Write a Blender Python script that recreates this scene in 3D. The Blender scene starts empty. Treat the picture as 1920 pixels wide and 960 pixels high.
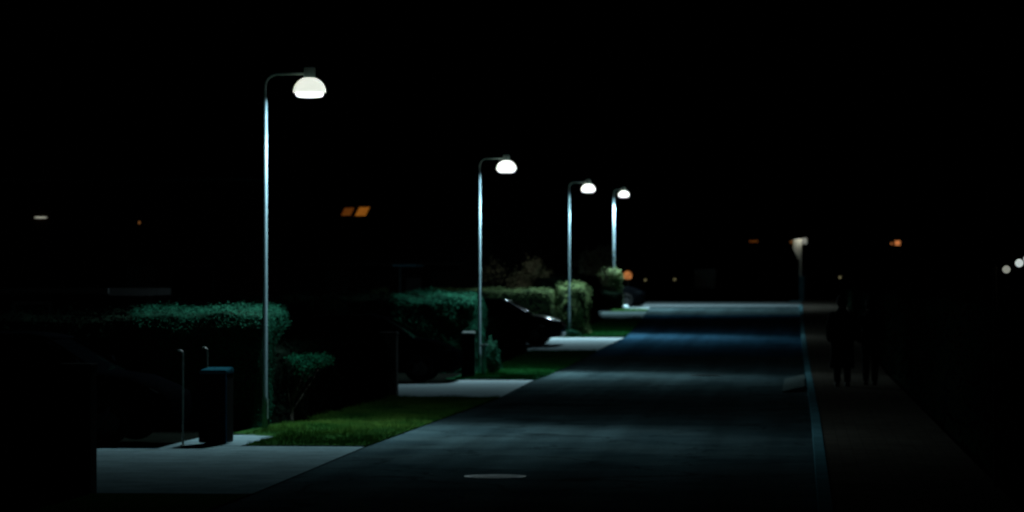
import bpy, math, random
import numpy as np
from mathutils import Vector, Matrix
random.seed(7)
R = math.radians
S = bpy.context.scene
C = S.collection

# ------------------------------------------------------------------ camera, world, exposure
F, CX, HY, VX, CAMZ = 6120.0, 960.0, 540.0, 1502.0, 2.0     # pixels of the 1920 px wide photograph
YAW = math.atan((VX - CX) / F)
cam = bpy.data.objects.new('camera', bpy.data.cameras.new('camera'))
C.objects.link(cam); S.camera = cam
cam.location = (0, 0, CAMZ)
cam.rotation_euler = (R(90) + math.atan((HY - 480) / F), 0, YAW)
cam.data.sensor_width = 36.0
cam.data.lens = 36.0 * F / 1920
cam.data.clip_end = 2000
cam.data.dof.use_dof = True
cam.data.dof.focus_distance = 33.0
cam.data.dof.aperture_fstop = 2.8

w = bpy.data.worlds.new("World"); S.world = w; w.use_nodes = True
bg = w.node_tree.nodes['Background']
sky = w.node_tree.nodes.new('ShaderNodeTexSky'); sky.sky_type = 'NISHITA'; sky.sun_disc = False
sky.sun_elevation = R(-8); sky.sun_rotation = R(150)
w.node_tree.links.new(sky.outputs[0], bg.inputs[0])
bg.inputs[1].default_value = 0.0005

vs = S.view_settings
vs.view_transform = 'Standard'; vs.look = 'None'; vs.exposure = 0.0; vs.gamma = 1.0; vs.use_curve_mapping = False
S.render.engine = 'CYCLES'
S.cycles.use_denoising = True
S.cycles.max_bounces = 6
S.cycles.diffuse_bounces = 3
S.render.filter_size = 1.7
S.cycles.filter_width = 2.3

# luminaire output
DISC_W = 105.0
SPOT_W = 700.0
COOL = (0.66, 0.94, 1.0)

# ------------------------------------------------------------------ helpers
PROF = [(-60, 0), (74, 0), (80, .045), (86, .12), (93, .25), (99, .34), (105, .43), (113, .60), (122, .80), (130, 1.0),
        (135, 1.12), (142, 1.17), (150, 1.335), (156, 1.38), (170, 1.2), (230, 1.0), (700, 1.0)]
def zg(y):
    return float(np.interp(y, [p[0] for p in PROF], [p[1] for p in PROF]))
def at(px, Y):
    """world x on the plane y = Y under photo column px (used once, when laying the street out)"""
    return Y * math.tan(math.atan((px - CX) / F) - YAW)
def hz(py, Y, X=0.0):
    D = -X * math.sin(YAW) + Y * math.cos(YAW)
    return CAMZ + (HY - py) * D / F

def tag(o, label=None, cat=None, group=None, kind=None):
    for k, v in (('label', label), ('category', cat), ('group', group), ('kind', kind)):
        if v: o[k] = v
    return o
def empty(name, loc, rz=0):
    o = bpy.data.objects.new(name, None); C.objects.link(o)
    o.location = loc; o.rotation_euler = (0, 0, rz); o.empty_display_size = .2
    return o

class MB:
    def __init__(s): s.v = []; s.f = []; s.m = []; s.mi = 0
    def add(s, vs, fs, M=None):
        b = len(s.v)
        for p in vs:
            p = Vector(p)
            s.v.append(tuple(M @ p) if M else tuple(p))
        for f in fs: s.f.append(tuple(b + i for i in f)); s.m.append(s.mi)
        return s
    def box(s, x0, x1, y0, y1, z0, z1, M=None):
        return s.add([(x0,y0,z0),(x1,y0,z0),(x1,y1,z0),(x0,y1,z0),(x0,y0,z1),(x1,y0,z1),(x1,y1,z1),(x0,y1,z1)],
                     [(0,3,2,1),(4,5,6,7),(0,1,5,4),(1,2,6,5),(2,3,7,6),(3,0,4,7)], M)
    def lathe(s, prof, seg=24, M=None):
        vs = [(r*math.cos(2*math.pi*k/seg), r*math.sin(2*math.pi*k/seg), z) for r, z in prof for k in range(seg)]
        fs = [(i*seg+k, i*seg+(k+1)%seg, (i+1)*seg+(k+1)%seg, (i+1)*seg+k) for i in range(len(prof)-1) for k in range(seg)]
        if prof[0][0] > 1e-4: fs.append(tuple(reversed(range(seg))))
        if prof[-1][0] > 1e-4: fs.append(tuple((len(prof)-1)*seg + k for k in range(seg)))
        return s.add(vs, fs, M)
    def tube(s, pts, rad, seg=10, M=None):
        pts = [Vector(p) for p in pts]
        if not hasattr(rad, '__len__'): rad = [rad]*len(pts)
        vs = []; up = None
        for i, p in enumerate(pts):
            t = (pts[min(i+1, len(pts)-1)] - pts[max(i-1, 0)]).normalized()
            if up is None:
                up = Vector((0,0,1)) if abs(t.z) < .9 else Vector((1,0,0))
            n = t.cross(up)
            if n.length < 1e-4: n = t.cross(Vector((0,1,0)))
            n.normalize(); b = t.cross(n); up = n.cross(t)
            for k in range(seg):
                a = 2*math.pi*k/seg
                vs.append(p + (n*math.cos(a) + b*math.sin(a))*rad[i])
        fs = [(i*seg+k, i*seg+(k+1)%seg, (i+1)*seg+(k+1)%seg, (i+1)*seg+k) for i in range(len(pts)-1) for k in range(seg)]
        fs += [tuple(reversed(range(seg))), tuple((len(pts)-1)*seg + k for k in range(seg))]
        return s.add(vs, fs, M)
    def loft(s, rings, M=None):
        n = len(rings[0]); vs = [p for r in rings for p in r]
        fs = [(i*n+k, i*n+(k+1)%n, (i+1)*n+(k+1)%n, (i+1)*n+k) for i in range(len(rings)-1) for k in range(n)]
        fs += [tuple(reversed(range(n))), tuple((len(rings)-1)*n + k for k in range(n))]
        return s.add(vs, fs, M)
    def build(s, name, mats, parent=None, smooth=False, bevel=0):
        me = bpy.data.meshes.new(name); me.from_pydata(s.v, [], s.f)
        for m in (mats if isinstance(mats, (list, tuple)) else [mats]): me.materials.append(m)
        me.polygons.foreach_set('material_index', s.m)
        if smooth: me.polygons.foreach_set('use_smooth', [True]*len(s.f))
        me.update()
        o = bpy.data.objects.new(name, me); C.objects.link(o)
        if parent: o.parent = parent
        if bevel:
            b = o.modifiers.new('bevel', 'BEVEL'); b.width = bevel; b.segments = 2; b.limit_method = 'ANGLE'
        return o

def raw_mesh(name, v, f, mats, mi=None):
    """numpy arrays of triangles/quads to one mesh"""
    me = bpy.data.meshes.new(name)
    n, k = f.shape
    me.vertices.add(len(v)); me.vertices.foreach_set('co', v.astype(np.float32).ravel())
    me.loops.add(n*k); me.loops.foreach_set('vertex_index', f.astype(np.int32).ravel())
    me.polygons.add(n); me.polygons.foreach_set('loop_start', np.arange(0, n*k, k, dtype=np.int32))
    try: me.polygons.foreach_set('loop_total', np.full(n, k, dtype=np.int32))
    except Exception: pass
    for m in mats: me.materials.append(m)
    if mi is not None: me.polygons.foreach_set('material_index', mi.astype(np.int32))
    me.update(); me.validate()
    return me

# ------------------------------------------------------------------ materials
def mat(name, c, rough=.7, metal=0, spec=.5, coat=0, var=.25, scale=6, c2=None, bump=0, bscale=60, emit=None, es=0, detail=6):
    m = bpy.data.materials.new(name); m.use_nodes = True
    nt = m.node_tree; b = nt.nodes['Principled BSDF']; L = nt.links.new
    b.inputs['Roughness'].default_value = rough; b.inputs['Metallic'].default_value = metal
    b.inputs['Specular IOR Level'].default_value = spec; b.inputs['Coat Weight'].default_value = coat
    tc = nt.nodes.new('ShaderNodeTexCoord'); geo = nt.nodes.new('ShaderNodeNewGeometry')
    nz = nt.nodes.new('ShaderNodeTexNoise'); nz.inputs['Scale'].default_value = scale; nz.inputs['Detail'].default_value = detail
    L(geo.outputs['Position'], nz.inputs['Vector'])
    rp = nt.nodes.new('ShaderNodeValToRGB')
    d = c2 or tuple(x*(1-var) for x in c)
    rp.color_ramp.elements[0].color = (*d, 1); rp.color_ramp.elements[0].position = .35
    rp.color_ramp.elements[1].color = (*(tuple(min(1, x*(1+(0 if c2 else var*.5))) for x in c)), 1); rp.color_ramp.elements[1].position = .65
    L(nz.outputs[0], rp.inputs[0]); L(rp.outputs[0], b.inputs['Base Color'])
    if bump:
        n2 = nt.nodes.new('ShaderNodeTexNoise'); n2.inputs['Scale'].default_value = bscale; n2.inputs['Detail'].default_value = 4
        L(geo.outputs['Position'], n2.inputs['Vector'])
        bp = nt.nodes.new('ShaderNodeBump'); bp.inputs['Strength'].default_value = bump; bp.inputs['Distance'].default_value = .02
        L(n2.outputs[0], bp.inputs['Height']); L(bp.outputs[0], b.inputs['Normal'])
    if emit:
        b.inputs['Emission Color'].default_value = (*emit, 1); b.inputs['Emission Strength'].default_value = es
    return m

def asphalt(name, c, c2):
    m = mat(name, c, rough=.9, spec=0, c2=c2, scale=.8, bump=.5, bscale=90, detail=8)
    nt = m.node_tree; L = nt.links.new; b = nt.nodes['Principled BSDF']
    rp = [n for n in nt.nodes if n.type == 'VALTORGB'][0]
    geo = [n for n in nt.nodes if n.type == 'NEW_GEOMETRY'][0]
    v = nt.nodes.new('ShaderNodeTexVoronoi'); v.inputs['Scale'].default_value = 70
    L(geo.outputs['Position'], v.inputs['Vector'])
    r2 = nt.nodes.new('ShaderNodeMapRange'); r2.inputs[1].default_value = 0; r2.inputs[2].default_value = 1
    r2.inputs[3].default_value = .7; r2.inputs[4].default_value = 1.35
    L(v.outputs['Color'], r2.inputs[0])
    mx = nt.nodes.new('ShaderNodeMix'); mx.data_type = 'RGBA'; mx.blend_type = 'MULTIPLY'; mx.inputs[0].default_value = 1
    L(rp.outputs[0], mx.inputs[6]); L(r2.outputs[0], mx.inputs[7])
    vc = nt.nodes.new('ShaderNodeTexVoronoi'); vc.feature = 'DISTANCE_TO_EDGE'; vc.inputs['Scale'].default_value = .45
    nw = nt.nodes.new('ShaderNodeTexNoise'); nw.inputs['Scale'].default_value = 1.1; nw.inputs['Detail'].default_value = 5
    L(geo.outputs['Position'], nw.inputs['Vector'])
    va = nt.nodes.new('ShaderNodeVectorMath'); va.operation = 'MULTIPLY_ADD'; va.inputs[1].default_value = (1.6, 1.6, 0)
    L(nw.outputs['Color'], va.inputs[0]); L(geo.outputs['Position'], va.inputs[2]); L(va.outputs[0], vc.inputs['Vector'])
    rc = nt.nodes.new('ShaderNodeMapRange'); rc.inputs[1].default_value = 0; rc.inputs[2].default_value = .022; rc.inputs[3].default_value = .45; rc.inputs[4].default_value = 1
    L(vc.outputs['Distance'], rc.inputs[0])
    mc = nt.nodes.new('ShaderNodeMix'); mc.data_type = 'RGBA'; mc.blend_type = 'MULTIPLY'; mc.inputs[0].default_value = 1
    L(mx.outputs[2], mc.inputs[6]); L(rc.outputs[0], mc.inputs[7]); mx = mc
    # worn wheel tracks running along the street
    sep = nt.nodes.new('ShaderNodeSeparateXYZ'); L(geo.outputs['Position'], sep.inputs[0])
    wv = nt.nodes.new('ShaderNodeTexNoise'); wv.inputs['Scale'].default_value = 1.6; wv.inputs['Detail'].default_value = 2
    cmb = nt.nodes.new('ShaderNodeCombineXYZ'); L(sep.outputs[0], cmb.inputs[0])
    my = nt.nodes.new('ShaderNodeMath'); my.operation = 'MULTIPLY'; my.inputs[1].default_value = .03; L(sep.outputs[1], my.inputs[0]); L(my.outputs[0], cmb.inputs[1])
    L(cmb.outputs[0], wv.inputs['Vector'])
    r3 = nt.nodes.new('ShaderNodeMapRange'); r3.inputs[1].default_value = .3; r3.inputs[2].default_value = .7; r3.inputs[3].default_value = .68; r3.inputs[4].default_value = 1.28
    L(wv.outputs[0], r3.inputs[0])
    m2 = nt.nodes.new('ShaderNodeMix'); m2.data_type = 'RGBA'; m2.blend_type = 'MULTIPLY'; m2.inputs[0].default_value = 1
    L(mx.outputs[2], m2.inputs[6]); L(r3.outputs[0], m2.inputs[7]); L(m2.outputs[2], b.inputs['Base Color'])
    return m

def paving(name, c, mortar, bw=.22, bh=.11, rough=.85):
    m = mat(name, c, rough=rough, spec=0, var=.15, scale=2.5)
    nt = m.node_tree; L = nt.links.new; b = nt.nodes['Principled BSDF']
    rp = [n for n in nt.nodes if n.type == 'VALTORGB'][0]
    geo = [n for n in nt.nodes if n.type == 'NEW_GEOMETRY'][0]
    br = nt.nodes.new('ShaderNodeTexBrick'); br.inputs['Scale'].default_value = 1
    br.inputs['Brick Width'].default_value = bw; br.inputs['Row Height'].default_value = bh; br.inputs['Mortar Size'].default_value = .006
    br.inputs['Color1'].default_value = (1,1,1,1); br.inputs['Color2'].default_value = (.8,.8,.8,1); br.inputs['Mortar'].default_value = (mortar,)*3 + (1,)
    L(geo.outputs['Position'], br.inputs['Vector'])
    mx = nt.nodes.new('ShaderNodeMix'); mx.data_type = 'RGBA'; mx.blend_type = 'MULTIPLY'; mx.inputs[0].default_value = 1
    L(rp.outputs[0], mx.inputs[6]); L(br.outputs['Color'], mx.inputs[7]); L(mx.outputs[2], b.inputs['Base Color'])
    bp = nt.nodes.new('ShaderNodeBump'); bp.inputs['Strength'].default_value = .4; bp.inputs['Distance'].default_value = .01; bp.invert = True
    L(br.outputs['Fac'], bp.inputs['Height']); L(bp.outputs[0], b.inputs['Normal'])
    return m

M = {}
M['asphalt'] = asphalt('asphalt', (.054,.086,.094), (.032,.056,.064))
M['asphalt_blue'] = asphalt('asphalt_blue_tint', (.022,.066,.110), (.014,.050,.088))  # blue cast of the third lamp's pool put into the asphalt colour
M['concrete'] = paving('concrete_paving', (.21,.30,.325), .7, .4, .2)
M['concrete_pale'] = mat('concrete_pale', (.46,.58,.63), .85, spec=0, var=.12, scale=1.2, bump=.2, bscale=40)
M['tiles'] = paving('pavement_tiles', (.10,.085,.07), .5, .3, .3)
M['kerb'] = paving('kerb_concrete', (.11,.27,.32), .35, 4.0, .9)
M['soil'] = mat('garden_soil', (.004,.005,.004), .95, spec=0, scale=3, bump=.5, bscale=25)  # set near-black, standing in for shade on the ground behind the cars
M['turf'] = mat('turf', (.022,.070,.016), .95, spec=0, c2=(.016,.050,.014), scale=1.6, bump=.8, bscale=60)
M['blade'] = mat('grass_blade', (.085,.165,.030), .8, c2=(.016,.080,.014), scale=1.1, spec=0)
M['blade_cool'] = mat('grass_blade_cool', (.016,.110,.026), .8, c2=(.008,.065,.014), scale=1.1, spec=0)
M['turf_cool'] = mat('turf_cool', (.012,.070,.030), .95, spec=0, c2=(.008,.045,.022), scale=1.6, bump=.8, bscale=60)
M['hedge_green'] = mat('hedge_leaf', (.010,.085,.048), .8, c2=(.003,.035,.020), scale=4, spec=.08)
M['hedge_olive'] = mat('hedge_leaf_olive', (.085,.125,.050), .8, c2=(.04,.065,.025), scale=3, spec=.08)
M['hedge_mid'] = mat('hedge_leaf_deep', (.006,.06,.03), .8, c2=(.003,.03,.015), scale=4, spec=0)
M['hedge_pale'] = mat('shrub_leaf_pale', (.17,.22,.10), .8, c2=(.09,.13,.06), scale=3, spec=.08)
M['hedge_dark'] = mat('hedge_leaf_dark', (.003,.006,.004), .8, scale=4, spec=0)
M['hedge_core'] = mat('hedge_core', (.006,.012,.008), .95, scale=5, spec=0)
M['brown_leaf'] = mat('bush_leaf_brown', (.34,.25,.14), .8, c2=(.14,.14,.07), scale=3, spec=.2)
M['bark'] = mat('bark', (.05,.04,.03), .9, scale=12, bump=.6)
M['pole'] = mat('painted_pole', (.20,.29,.325), .7, spec=.03, var=.08, scale=8)
M['arm'] = mat('lamp_arm_paint', (.20,.30,.27), .5, var=.1, scale=8)
M['shade'] = mat('opal_shade', (.7,.75,.7), .35, emit=(.90,.95,.84), es=.92, var=.03)
M['shade_far'] = mat('opal_shade_bright', (.7,.75,.7), .35, emit=(.92,.97,.90), es=2.2, var=.03)
M['lens'] = mat('lamp_lens', (.8,.85,.85), .3, emit=(.93,.96,1.0), es=1.7, var=.03)
M['carblack'] = mat('car_paint_black', (.0012,.0015,.002), .12, spec=0, coat=0, var=.1)
M['cardark'] = mat('car_paint_dark_blue', (.0015,.0025,.005), .15, spec=.03, coat=.012, var=.1)
M['glass'] = mat('car_glass', (.001,.0015,.002), .08, spec=.012, var=.05)
M['rubber'] = mat('rubber', (.006,.006,.006), .85, spec=.1)
M['rim'] = mat('wheel_rim', (.008,.008,.008), .5, metal=.3)
M['chrome'] = mat('bright_trim', (.06,.065,.065), .3, metal=1)
M['headlight'] = mat('headlight_glass', (.004,.005,.006), .12, spec=.1)
M['steel'] = mat('galvanised_steel', (.28,.31,.27), .5, metal=.3, scale=15)
M['bin'] = mat('bin_plastic', (.0015,.002,.003), .7, spec=.05)
M['lid'] = mat('bin_lid_plastic', (.014,.075,.10), .7, spec=0)
M['bin_lit_edge'] = mat('bin_edge_lit', (.02,.10,.17), .7, spec=0)  # lit right edge of the bin, put into its colour
M['lid2'] = mat('bin_lid_grey', (.02,.035,.035), .7, spec=.1)
M['post'] = mat('post_grey', (.13,.20,.22), .7, scale=10)
M['wall'] = mat('house_render', (.020,.020,.018), .95, scale=.8, bump=.2, spec=.1)
M['wall_dark'] = mat('stained_boards', (.004,.005,.005), .95, scale=2, spec=0)
M['brick'] = paving('house_brick', (.020,.012,.009), .7, .24, .07)
M['roof'] = mat('roof_tile', (.008,.008,.009), .9, scale=3, bump=.6, bscale=8, spec=.1)
M['trim'] = mat('roof_trim', (.20,.55,.70), .8, spec=0)
M['frame'] = mat('window_frame', (.04,.04,.038), .6)
M['pane_dark'] = mat('window_pane_dark', (.004,.005,.006), .1, spec=.3)
M['iron'] = mat('cast_iron', (.06,.10,.11), .5, metal=.0, scale=20, bump=.4, bscale=50)
M['iron_dark'] = mat('cast_iron_dark', (.030,.034,.034), .7, scale=20, bump=.4)
M['skin'] = mat('skin', (.30,.18,.13), .6, var=.1)
M['coat'] = mat('wool_coat', (.006,.006,.007), .95, spec=.05, scale=30)
M['trousers'] = mat('trousers_cloth', (.006,.006,.008), .95, spec=.05, scale=30)
M['shoe'] = mat('shoe_leather', (.008,.007,.006), .7, spec=.1)
M['hair'] = mat('hair', (.008,.006,.005), .8, spec=.1, scale=60)
M['sign'] = mat('sign_back', (.45,.46,.40), .6, scale=8)
def emitmat(name, c, s, c2=None, scale=3):
    m = bpy.data.materials.new(name); m.use_nodes = True; nt = m.node_tree
    b = nt.nodes['Principled BSDF']; b.inputs['Base Color'].default_value = (.02,.02,.02,1)
    nz = nt.nodes.new('ShaderNodeTexNoise'); nz.inputs['Scale'].default_value = scale
    tc = nt.nodes.new('ShaderNodeTexCoord'); nt.links.new(tc.outputs['Object'], nz.inputs['Vector'])
    rp = nt.nodes.new('ShaderNodeValToRGB'); rp.color_ramp.elements[0].position = .35; rp.color_ramp.elements[1].position = .65
    rp.color_ramp.elements[0].color = (*(c2 or tuple(x*.75 for x in c)), 1); rp.color_ramp.elements[1].color = (*c, 1)
    nt.links.new(nz.outputs[0], rp.inputs[0]); nt.links.new(rp.outputs[0], b.inputs['Emission Color'])
    b.inputs['Emission Strength'].default_value = s
    return m
M['win_orange'] = emitmat('lit_curtain_orange', (.36,.115,.012), .62)
M['win_orange_dim'] = emitmat('lit_curtain_orange_dim', (.15,.045,.006), .6, (.12,.03,.004), 6)
M['win_amber'] = emitmat('lit_window_amber', (.62,.20,.06), .9)
M['win_faint'] = emitmat('lit_window_faint', (.20,.075,.02), .8)
M['globe'] = emitmat('amber_globe', (.62,.23,.07), .8, (.16,.05,.01), 5)
M['speck'] = emitmat('faint_lamp', (.16,.14,.07), 1)
M['strip'] = emitmat('porch_light', (.40,.40,.32), 1)
M['bulb_warm'] = emitmat('festoon_bulb_warm', (.50,.52,.44), .62)
M['bulb_cool'] = emitmat('festoon_bulb_cool', (.75,.85,.82), .85)

# ------------------------------------------------------------------ ground, road, driveways
def sheet(name, xf0, xf1, ys, mats, off, nx=2, thick=0):
    """strip following the ground profile; xf0/xf1 give left and right x at y"""
    mb = MB()
    for i in range(len(ys)):
        for k in range(nx+1):
            t = k/nx
            mb.v.append((xf0(ys[i])*(1-t) + xf1(ys[i])*t, ys[i], zg(ys[i]) + off))
    n = nx+1
    for i in range(len(ys)-1):
        for k in range(nx): mb.f.append((i*n+k, i*n+k+1, (i+1)*n+k+1, (i+1)*n+k)); mb.m.append(0)
    if thick:
        L = len(ys)
        def skirt(idx):
            b = len(mb.v)
            for j in idx: x, y, z = mb.v[j]; mb.v.append((x, y, z - thick))
            for q in range(len(idx)-1): mb.f.append((idx[q+1], idx[q], b+q, b+q+1)); mb.m.append(0)
        skirt([i*n for i in range(L)][::-1]); skirt([i*n + nx for i in range(L)])
        skirt([k for k in range(n)]); skirt([(L-1)*n + k for k in range(n)][::-1])
    return mb.build(name, mats, smooth=not thick)
def yr(a, b, st=1.0):
    n = max(2, int(round((b-a)/st)) + 1)
    return list(np.linspace(a, b, n))
EDGE = [(-60, -5.3), (31, -5.28), (40.6, -5.45), (59, -5.45), (70, -5.75), (82, -5.75), (92, -5.72), (104, -5.6), (122, -5.95), (133, -6.25), (141, -6.5), (152, -6.7), (160, -6.7)]
xl = lambda y: float(np.interp(y, [e[0] for e in EDGE], [e[1] for e in EDGE]))
REDGE = [(-60, .15), (50, .15), (82, .08), (105, 0.0), (152, -.10), (160, -.10)]
xr = lambda y: float(np.interp(y, [e[0] for e in REDGE], [e[1] for e in REDGE]))
ysg = [-60, -20] + yr(0, 170, 2) + [200, 230, 320, 450, 700]
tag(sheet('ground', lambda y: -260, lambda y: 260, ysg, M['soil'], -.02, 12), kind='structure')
tag(sheet('road', xl, xr, yr(-10, 88), M['asphalt'], 0), kind='structure')
tag(sheet('road_blue_tint', xl, xr, yr(88, 128), M['asphalt_blue'], 0), kind='structure')  # stretch under the third lamp, its bluish light painted into the surface
tag(sheet('road_far', xl, xr, yr(128, 141.4), M['asphalt'], 0), kind='structure')
tag(sheet('raised_crossing', lambda y: xl(y) - .4, lambda y: xr(y) + .1, yr(141.4, 150.5, .5), M['concrete_pale'], .03), kind='structure')
tag(sheet('cross_road', lambda y: -60, lambda y: 60, yr(150.5, 157), M['asphalt'], -.01, 10), kind='structure')
tag(sheet('pavement', lambda y: xr(y) + .124, lambda y: 1.88, yr(-10, 150), M['tiles'], .10), kind='structure')
tag(sheet('kerb', lambda y: xr(y), lambda y: xr(y) + .12, yr(-10, 141), M['kerb'], .11, 1, thick=.14), kind='structure')
# driveways on the left
HX = -7.42
tag(sheet('driveway', lambda y: -16, xl, [31.2, 33, 35, 37, 39, 39.9], M['concrete'], .012, 4), kind='structure')
tag(sheet('driveway_apron', lambda y: -7.95, xl, [39.904, 40.6], M['concrete'], .012, 4), kind='structure')
tag(sheet('driveway_path', lambda y: -7.95, lambda y: -7.02, [40.604, 41.8, 43.6], M['concrete'], .016, 2), kind='structure')
tag(sheet('driveway', lambda y: -16, xl, yr(59.1, 67.9, 1), M['concrete_pale'], .012, 4), kind='structure')
tag(sheet('driveway_apron', lambda y: -7.35, xl, [67.904, 69, 70.2], M['concrete_pale'], .012, 4), kind='structure')
tag(sheet('driveway', lambda y: -16, lambda y: xl(y), yr(91.5, 103.6, 1), M['concrete_pale'], .012, 4), kind='structure')
tag(sheet('driveway', lambda y: -16, lambda y: xl(y), yr(122.5, 131.5, 1), M['concrete'], .012, 4), kind='structure')
tag(sheet('driveway', lambda y: -16, lambda y: xl(y), yr(136.0, 141.3, 1), M['concrete_pale'], .012, 4), kind='structure')
VERGES = [(-10, 31.0, 'turf'), (40.8, 58.9, 'turf'), (70.6, 91.3, 'turf_cool'), (103.8, 122.3, 'turf_cool'), (131.7, 135.8, 'turf')]
for a, b, mt in VERGES:
    tag(sheet('verge', lambda y: max(HX, -7.0) if y < 43.6 and a > 30 else HX - .3, lambda y: xl(y), yr(a, b, .8), M[mt], .02, 4, thick=.04), kind='structure')
# short grass standing on the verges
def grass():
    rng = np.random.default_rng(3)
    V = []; Fc = []; nb = 0; MI = []
    for (a, b, mt), dens, hgt, wid in zip(VERGES[1:4], (1500, 800, 500), (.045, .05, .055), (.007, .011, .014)):
        n = int((b-a)*1.9*dens)
        y = rng.uniform(a, b, n); x0 = HX - .1; xe = np.interp(y, [e[0] for e in EDGE], [e[1] for e in EDGE])
        x = x0 + (xe - x0 + .02)*rng.uniform(0, 1, n)
        keep = ~((y < 43.7) & (x < -7.0)); x, y = x[keep], y[keep]; n = len(x)
        z = np.interp(y, [p[0] for p in PROF], [p[1] for p in PROF]) + .015
        clump = 1 + .5*np.sin(x*5.1 + np.sin(y*2.3)*2)*np.sin(y*3.7 + x)
        h = hgt*rng.uniform(.5, 1.4, n)*clump; th = rng.uniform(0, 2*np.pi, n); lean = rng.uniform(0, .8, n)*h; la = rng.uniform(0, 2*np.pi, n)
        dx, dy = np.cos(th)*wid/2, np.sin(th)*wid/2
        v = np.stack([np.stack([x-dx, y-dy, z], 1), np.stack([x+dx, y+dy, z], 1), np.stack([x+np.cos(la)*lean, y+np.sin(la)*lean, z+h], 1)], 1).reshape(-1, 3)
        V.append(v); Fc.append(np.arange(n*3).reshape(-1, 3) + nb); nb += n*3; MI.append(np.full(n, 0 if a < 50 else 1))
    me = raw_mesh('grass', np.concatenate(V), np.concatenate(Fc), [M['blade'], M['blade_cool']], np.concatenate(MI))
    o = bpy.data.objects.new('grass', me); C.objects.link(o); tag(o, kind='stuff')
grass()

# kerb ramp in front of the right kerb
M['ramp'] = mat('ramp_concrete', (.09,.12,.12), .9, spec=0)
r = MB(); X0, X1 = -.36, .07
r.add([(X0, 62.4, zg(62.4)+.004), (X1, 63.4, .004), (X1, 72.2, .004), (X0, 71.0, .004), (X0, 62.4, .03), (X1, 63.4, .105), (X1, 72.2, .105), (X0, 71.0, .03)],
      [(0,3,2,1),(4,5,6,7),(0,1,5,4),(1,2,6,5),(2,3,7,6),(3,0,4,7)])
tag(r.build('kerb_ramp', M['ramp']), 'pale concrete ramp lying in the gutter against the right-hand kerb', 'kerb ramp')

def manhole(x, y, rad, m, label):
    e = empty('manhole_cover', (x, y, zg(y)))
    f = MB(); f.lathe([(rad*1.0, .003), (rad, .010), (rad*.9, .010), (rad*.9, .003)], 40); f.build('frame', m, e)
    c = MB(); c.lathe([(rad*.885, .003), (rad*.885, .009), (0, .009)], 40)
    for k in range(-4, 5):
        wd = math.sqrt(max(0, (rad*.8)**2 - (k*rad*.17)**2))
        c.box(-wd, wd, k*rad*.17-.012, k*rad*.17+.012, .0095, .013)
    c.build('lid', m, e)
    tag(e, label, 'manhole cover')
manhole(at(928, 34.4), 34.4, .33, M['iron'], 'round pale manhole cover in the near part of the road')
manhole(at(1325, 74.5), 74.5, .36, M['iron_dark'], 'dark manhole cover further up the road right of its middle')

# ------------------------------------------------------------------ street lamps
def make_lamp():
    e = empty('street_lamp', (0,0,0))
    p = MB(); p.lathe([(.040, 0), (.038, .5), (.037, .56), (.033, 2.5), (.029, 4.55), (.027, 4.62), (.020, 4.66)], 20)
    po = p.build('pole', M['pole'], e, smooth=True)
    d = MB(); d.box(.034, .041, -.035, .035, .18, .46); d.build('access_door', M['arm'], po)
    a = MB(); pts = [(0,0,4.64), (0,0,4.80)] + [(.17-.17*math.cos(t), 0, 4.81+.17*math.sin(t)) for t in [R(12*k) for k in range(1, 8)]] + [(.17,0,4.98), (.40,0,4.985), (.585,0,4.985)]
    a.tube(pts, .0175, 10); a.build('arm', M['arm'], e, smooth=True)
    c = MB(); c.lathe([(.075, 4.925), (.08, 4.94), (.08, 5.06), (.07, 5.075), (0, 5.08)], 24, Matrix.Translation((.625,0,0))); c.build('cap', M['arm'], e)
    s = MB(); prof = [(.226*math.cos(t), 4.735+.205*math.sin(t)) for t in [R(90*k/12) for k in range(0, 12)]] + [(.06, 4.94)]
    prof = [(.218, 4.722), (.228, 4.722), (.2265, 4.735)] + prof[1:]
    s.lathe(prof, 40, Matrix.Translation((.625,0,0))); s.build('lamp_shade', M['shade'], e, smooth=True)
    l = MB(); l.lathe([(0, 4.650), (.12, 4.653), (.168, 4.662), (.190, 4.680), (.198, 4.721)], 40, Matrix.Translation((.625,0,0)))
    l.build('lens', M['lens'], e, smooth=True)
    return e
def lamp_lights(e, tilt=0.0, spot=1.0, disc=1.0):
    ld = bpy.data.lights.new('lamp_light', 'AREA'); ld.shape = 'DISK'; ld.size = .34; ld.energy = DISC_W*disc; ld.color = COOL
    o = bpy.data.objects.new('lamp_light', ld); C.objects.link(o); o.parent = e; o.location = (.625, 0, 4.642)
    sd = bpy.data.lights.new('lamp_beam', 'SPOT'); sd.energy = SPOT_W*spot; sd.color = COOL; sd.spot_size = R(148 if spot > 3 else 126); sd.spot_blend = .25 if spot > 3 else .55; sd.shadow_soft_size = .12
    s = bpy.data.objects.new('lamp_beam', sd); C.objects.link(s); s.parent = e; s.location = (.625, 0, 4.52)
    s.rotation_euler = (-tilt, 0, -e.rotation_euler.z)
lamp0 = make_lamp()
LAMPS = [(497, 45, 0, 'tallest and nearest street lamp, pole rising in front of the first green hedge', R(18), 1.1),
         (899, 75, 0, 'second street lamp from the left, pole beside the bright green rounded hedge end', R(26), 1.9),
         (1067, 105.5, 0, 'third street lamp from the left, pole crossing the olive hedge end', R(22), 2.3),
         (1151, 136.5, R(-45), 'farthest and smallest street lamp, pole rising behind the pale clipped shrub', R(-2), 3.4)]
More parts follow.
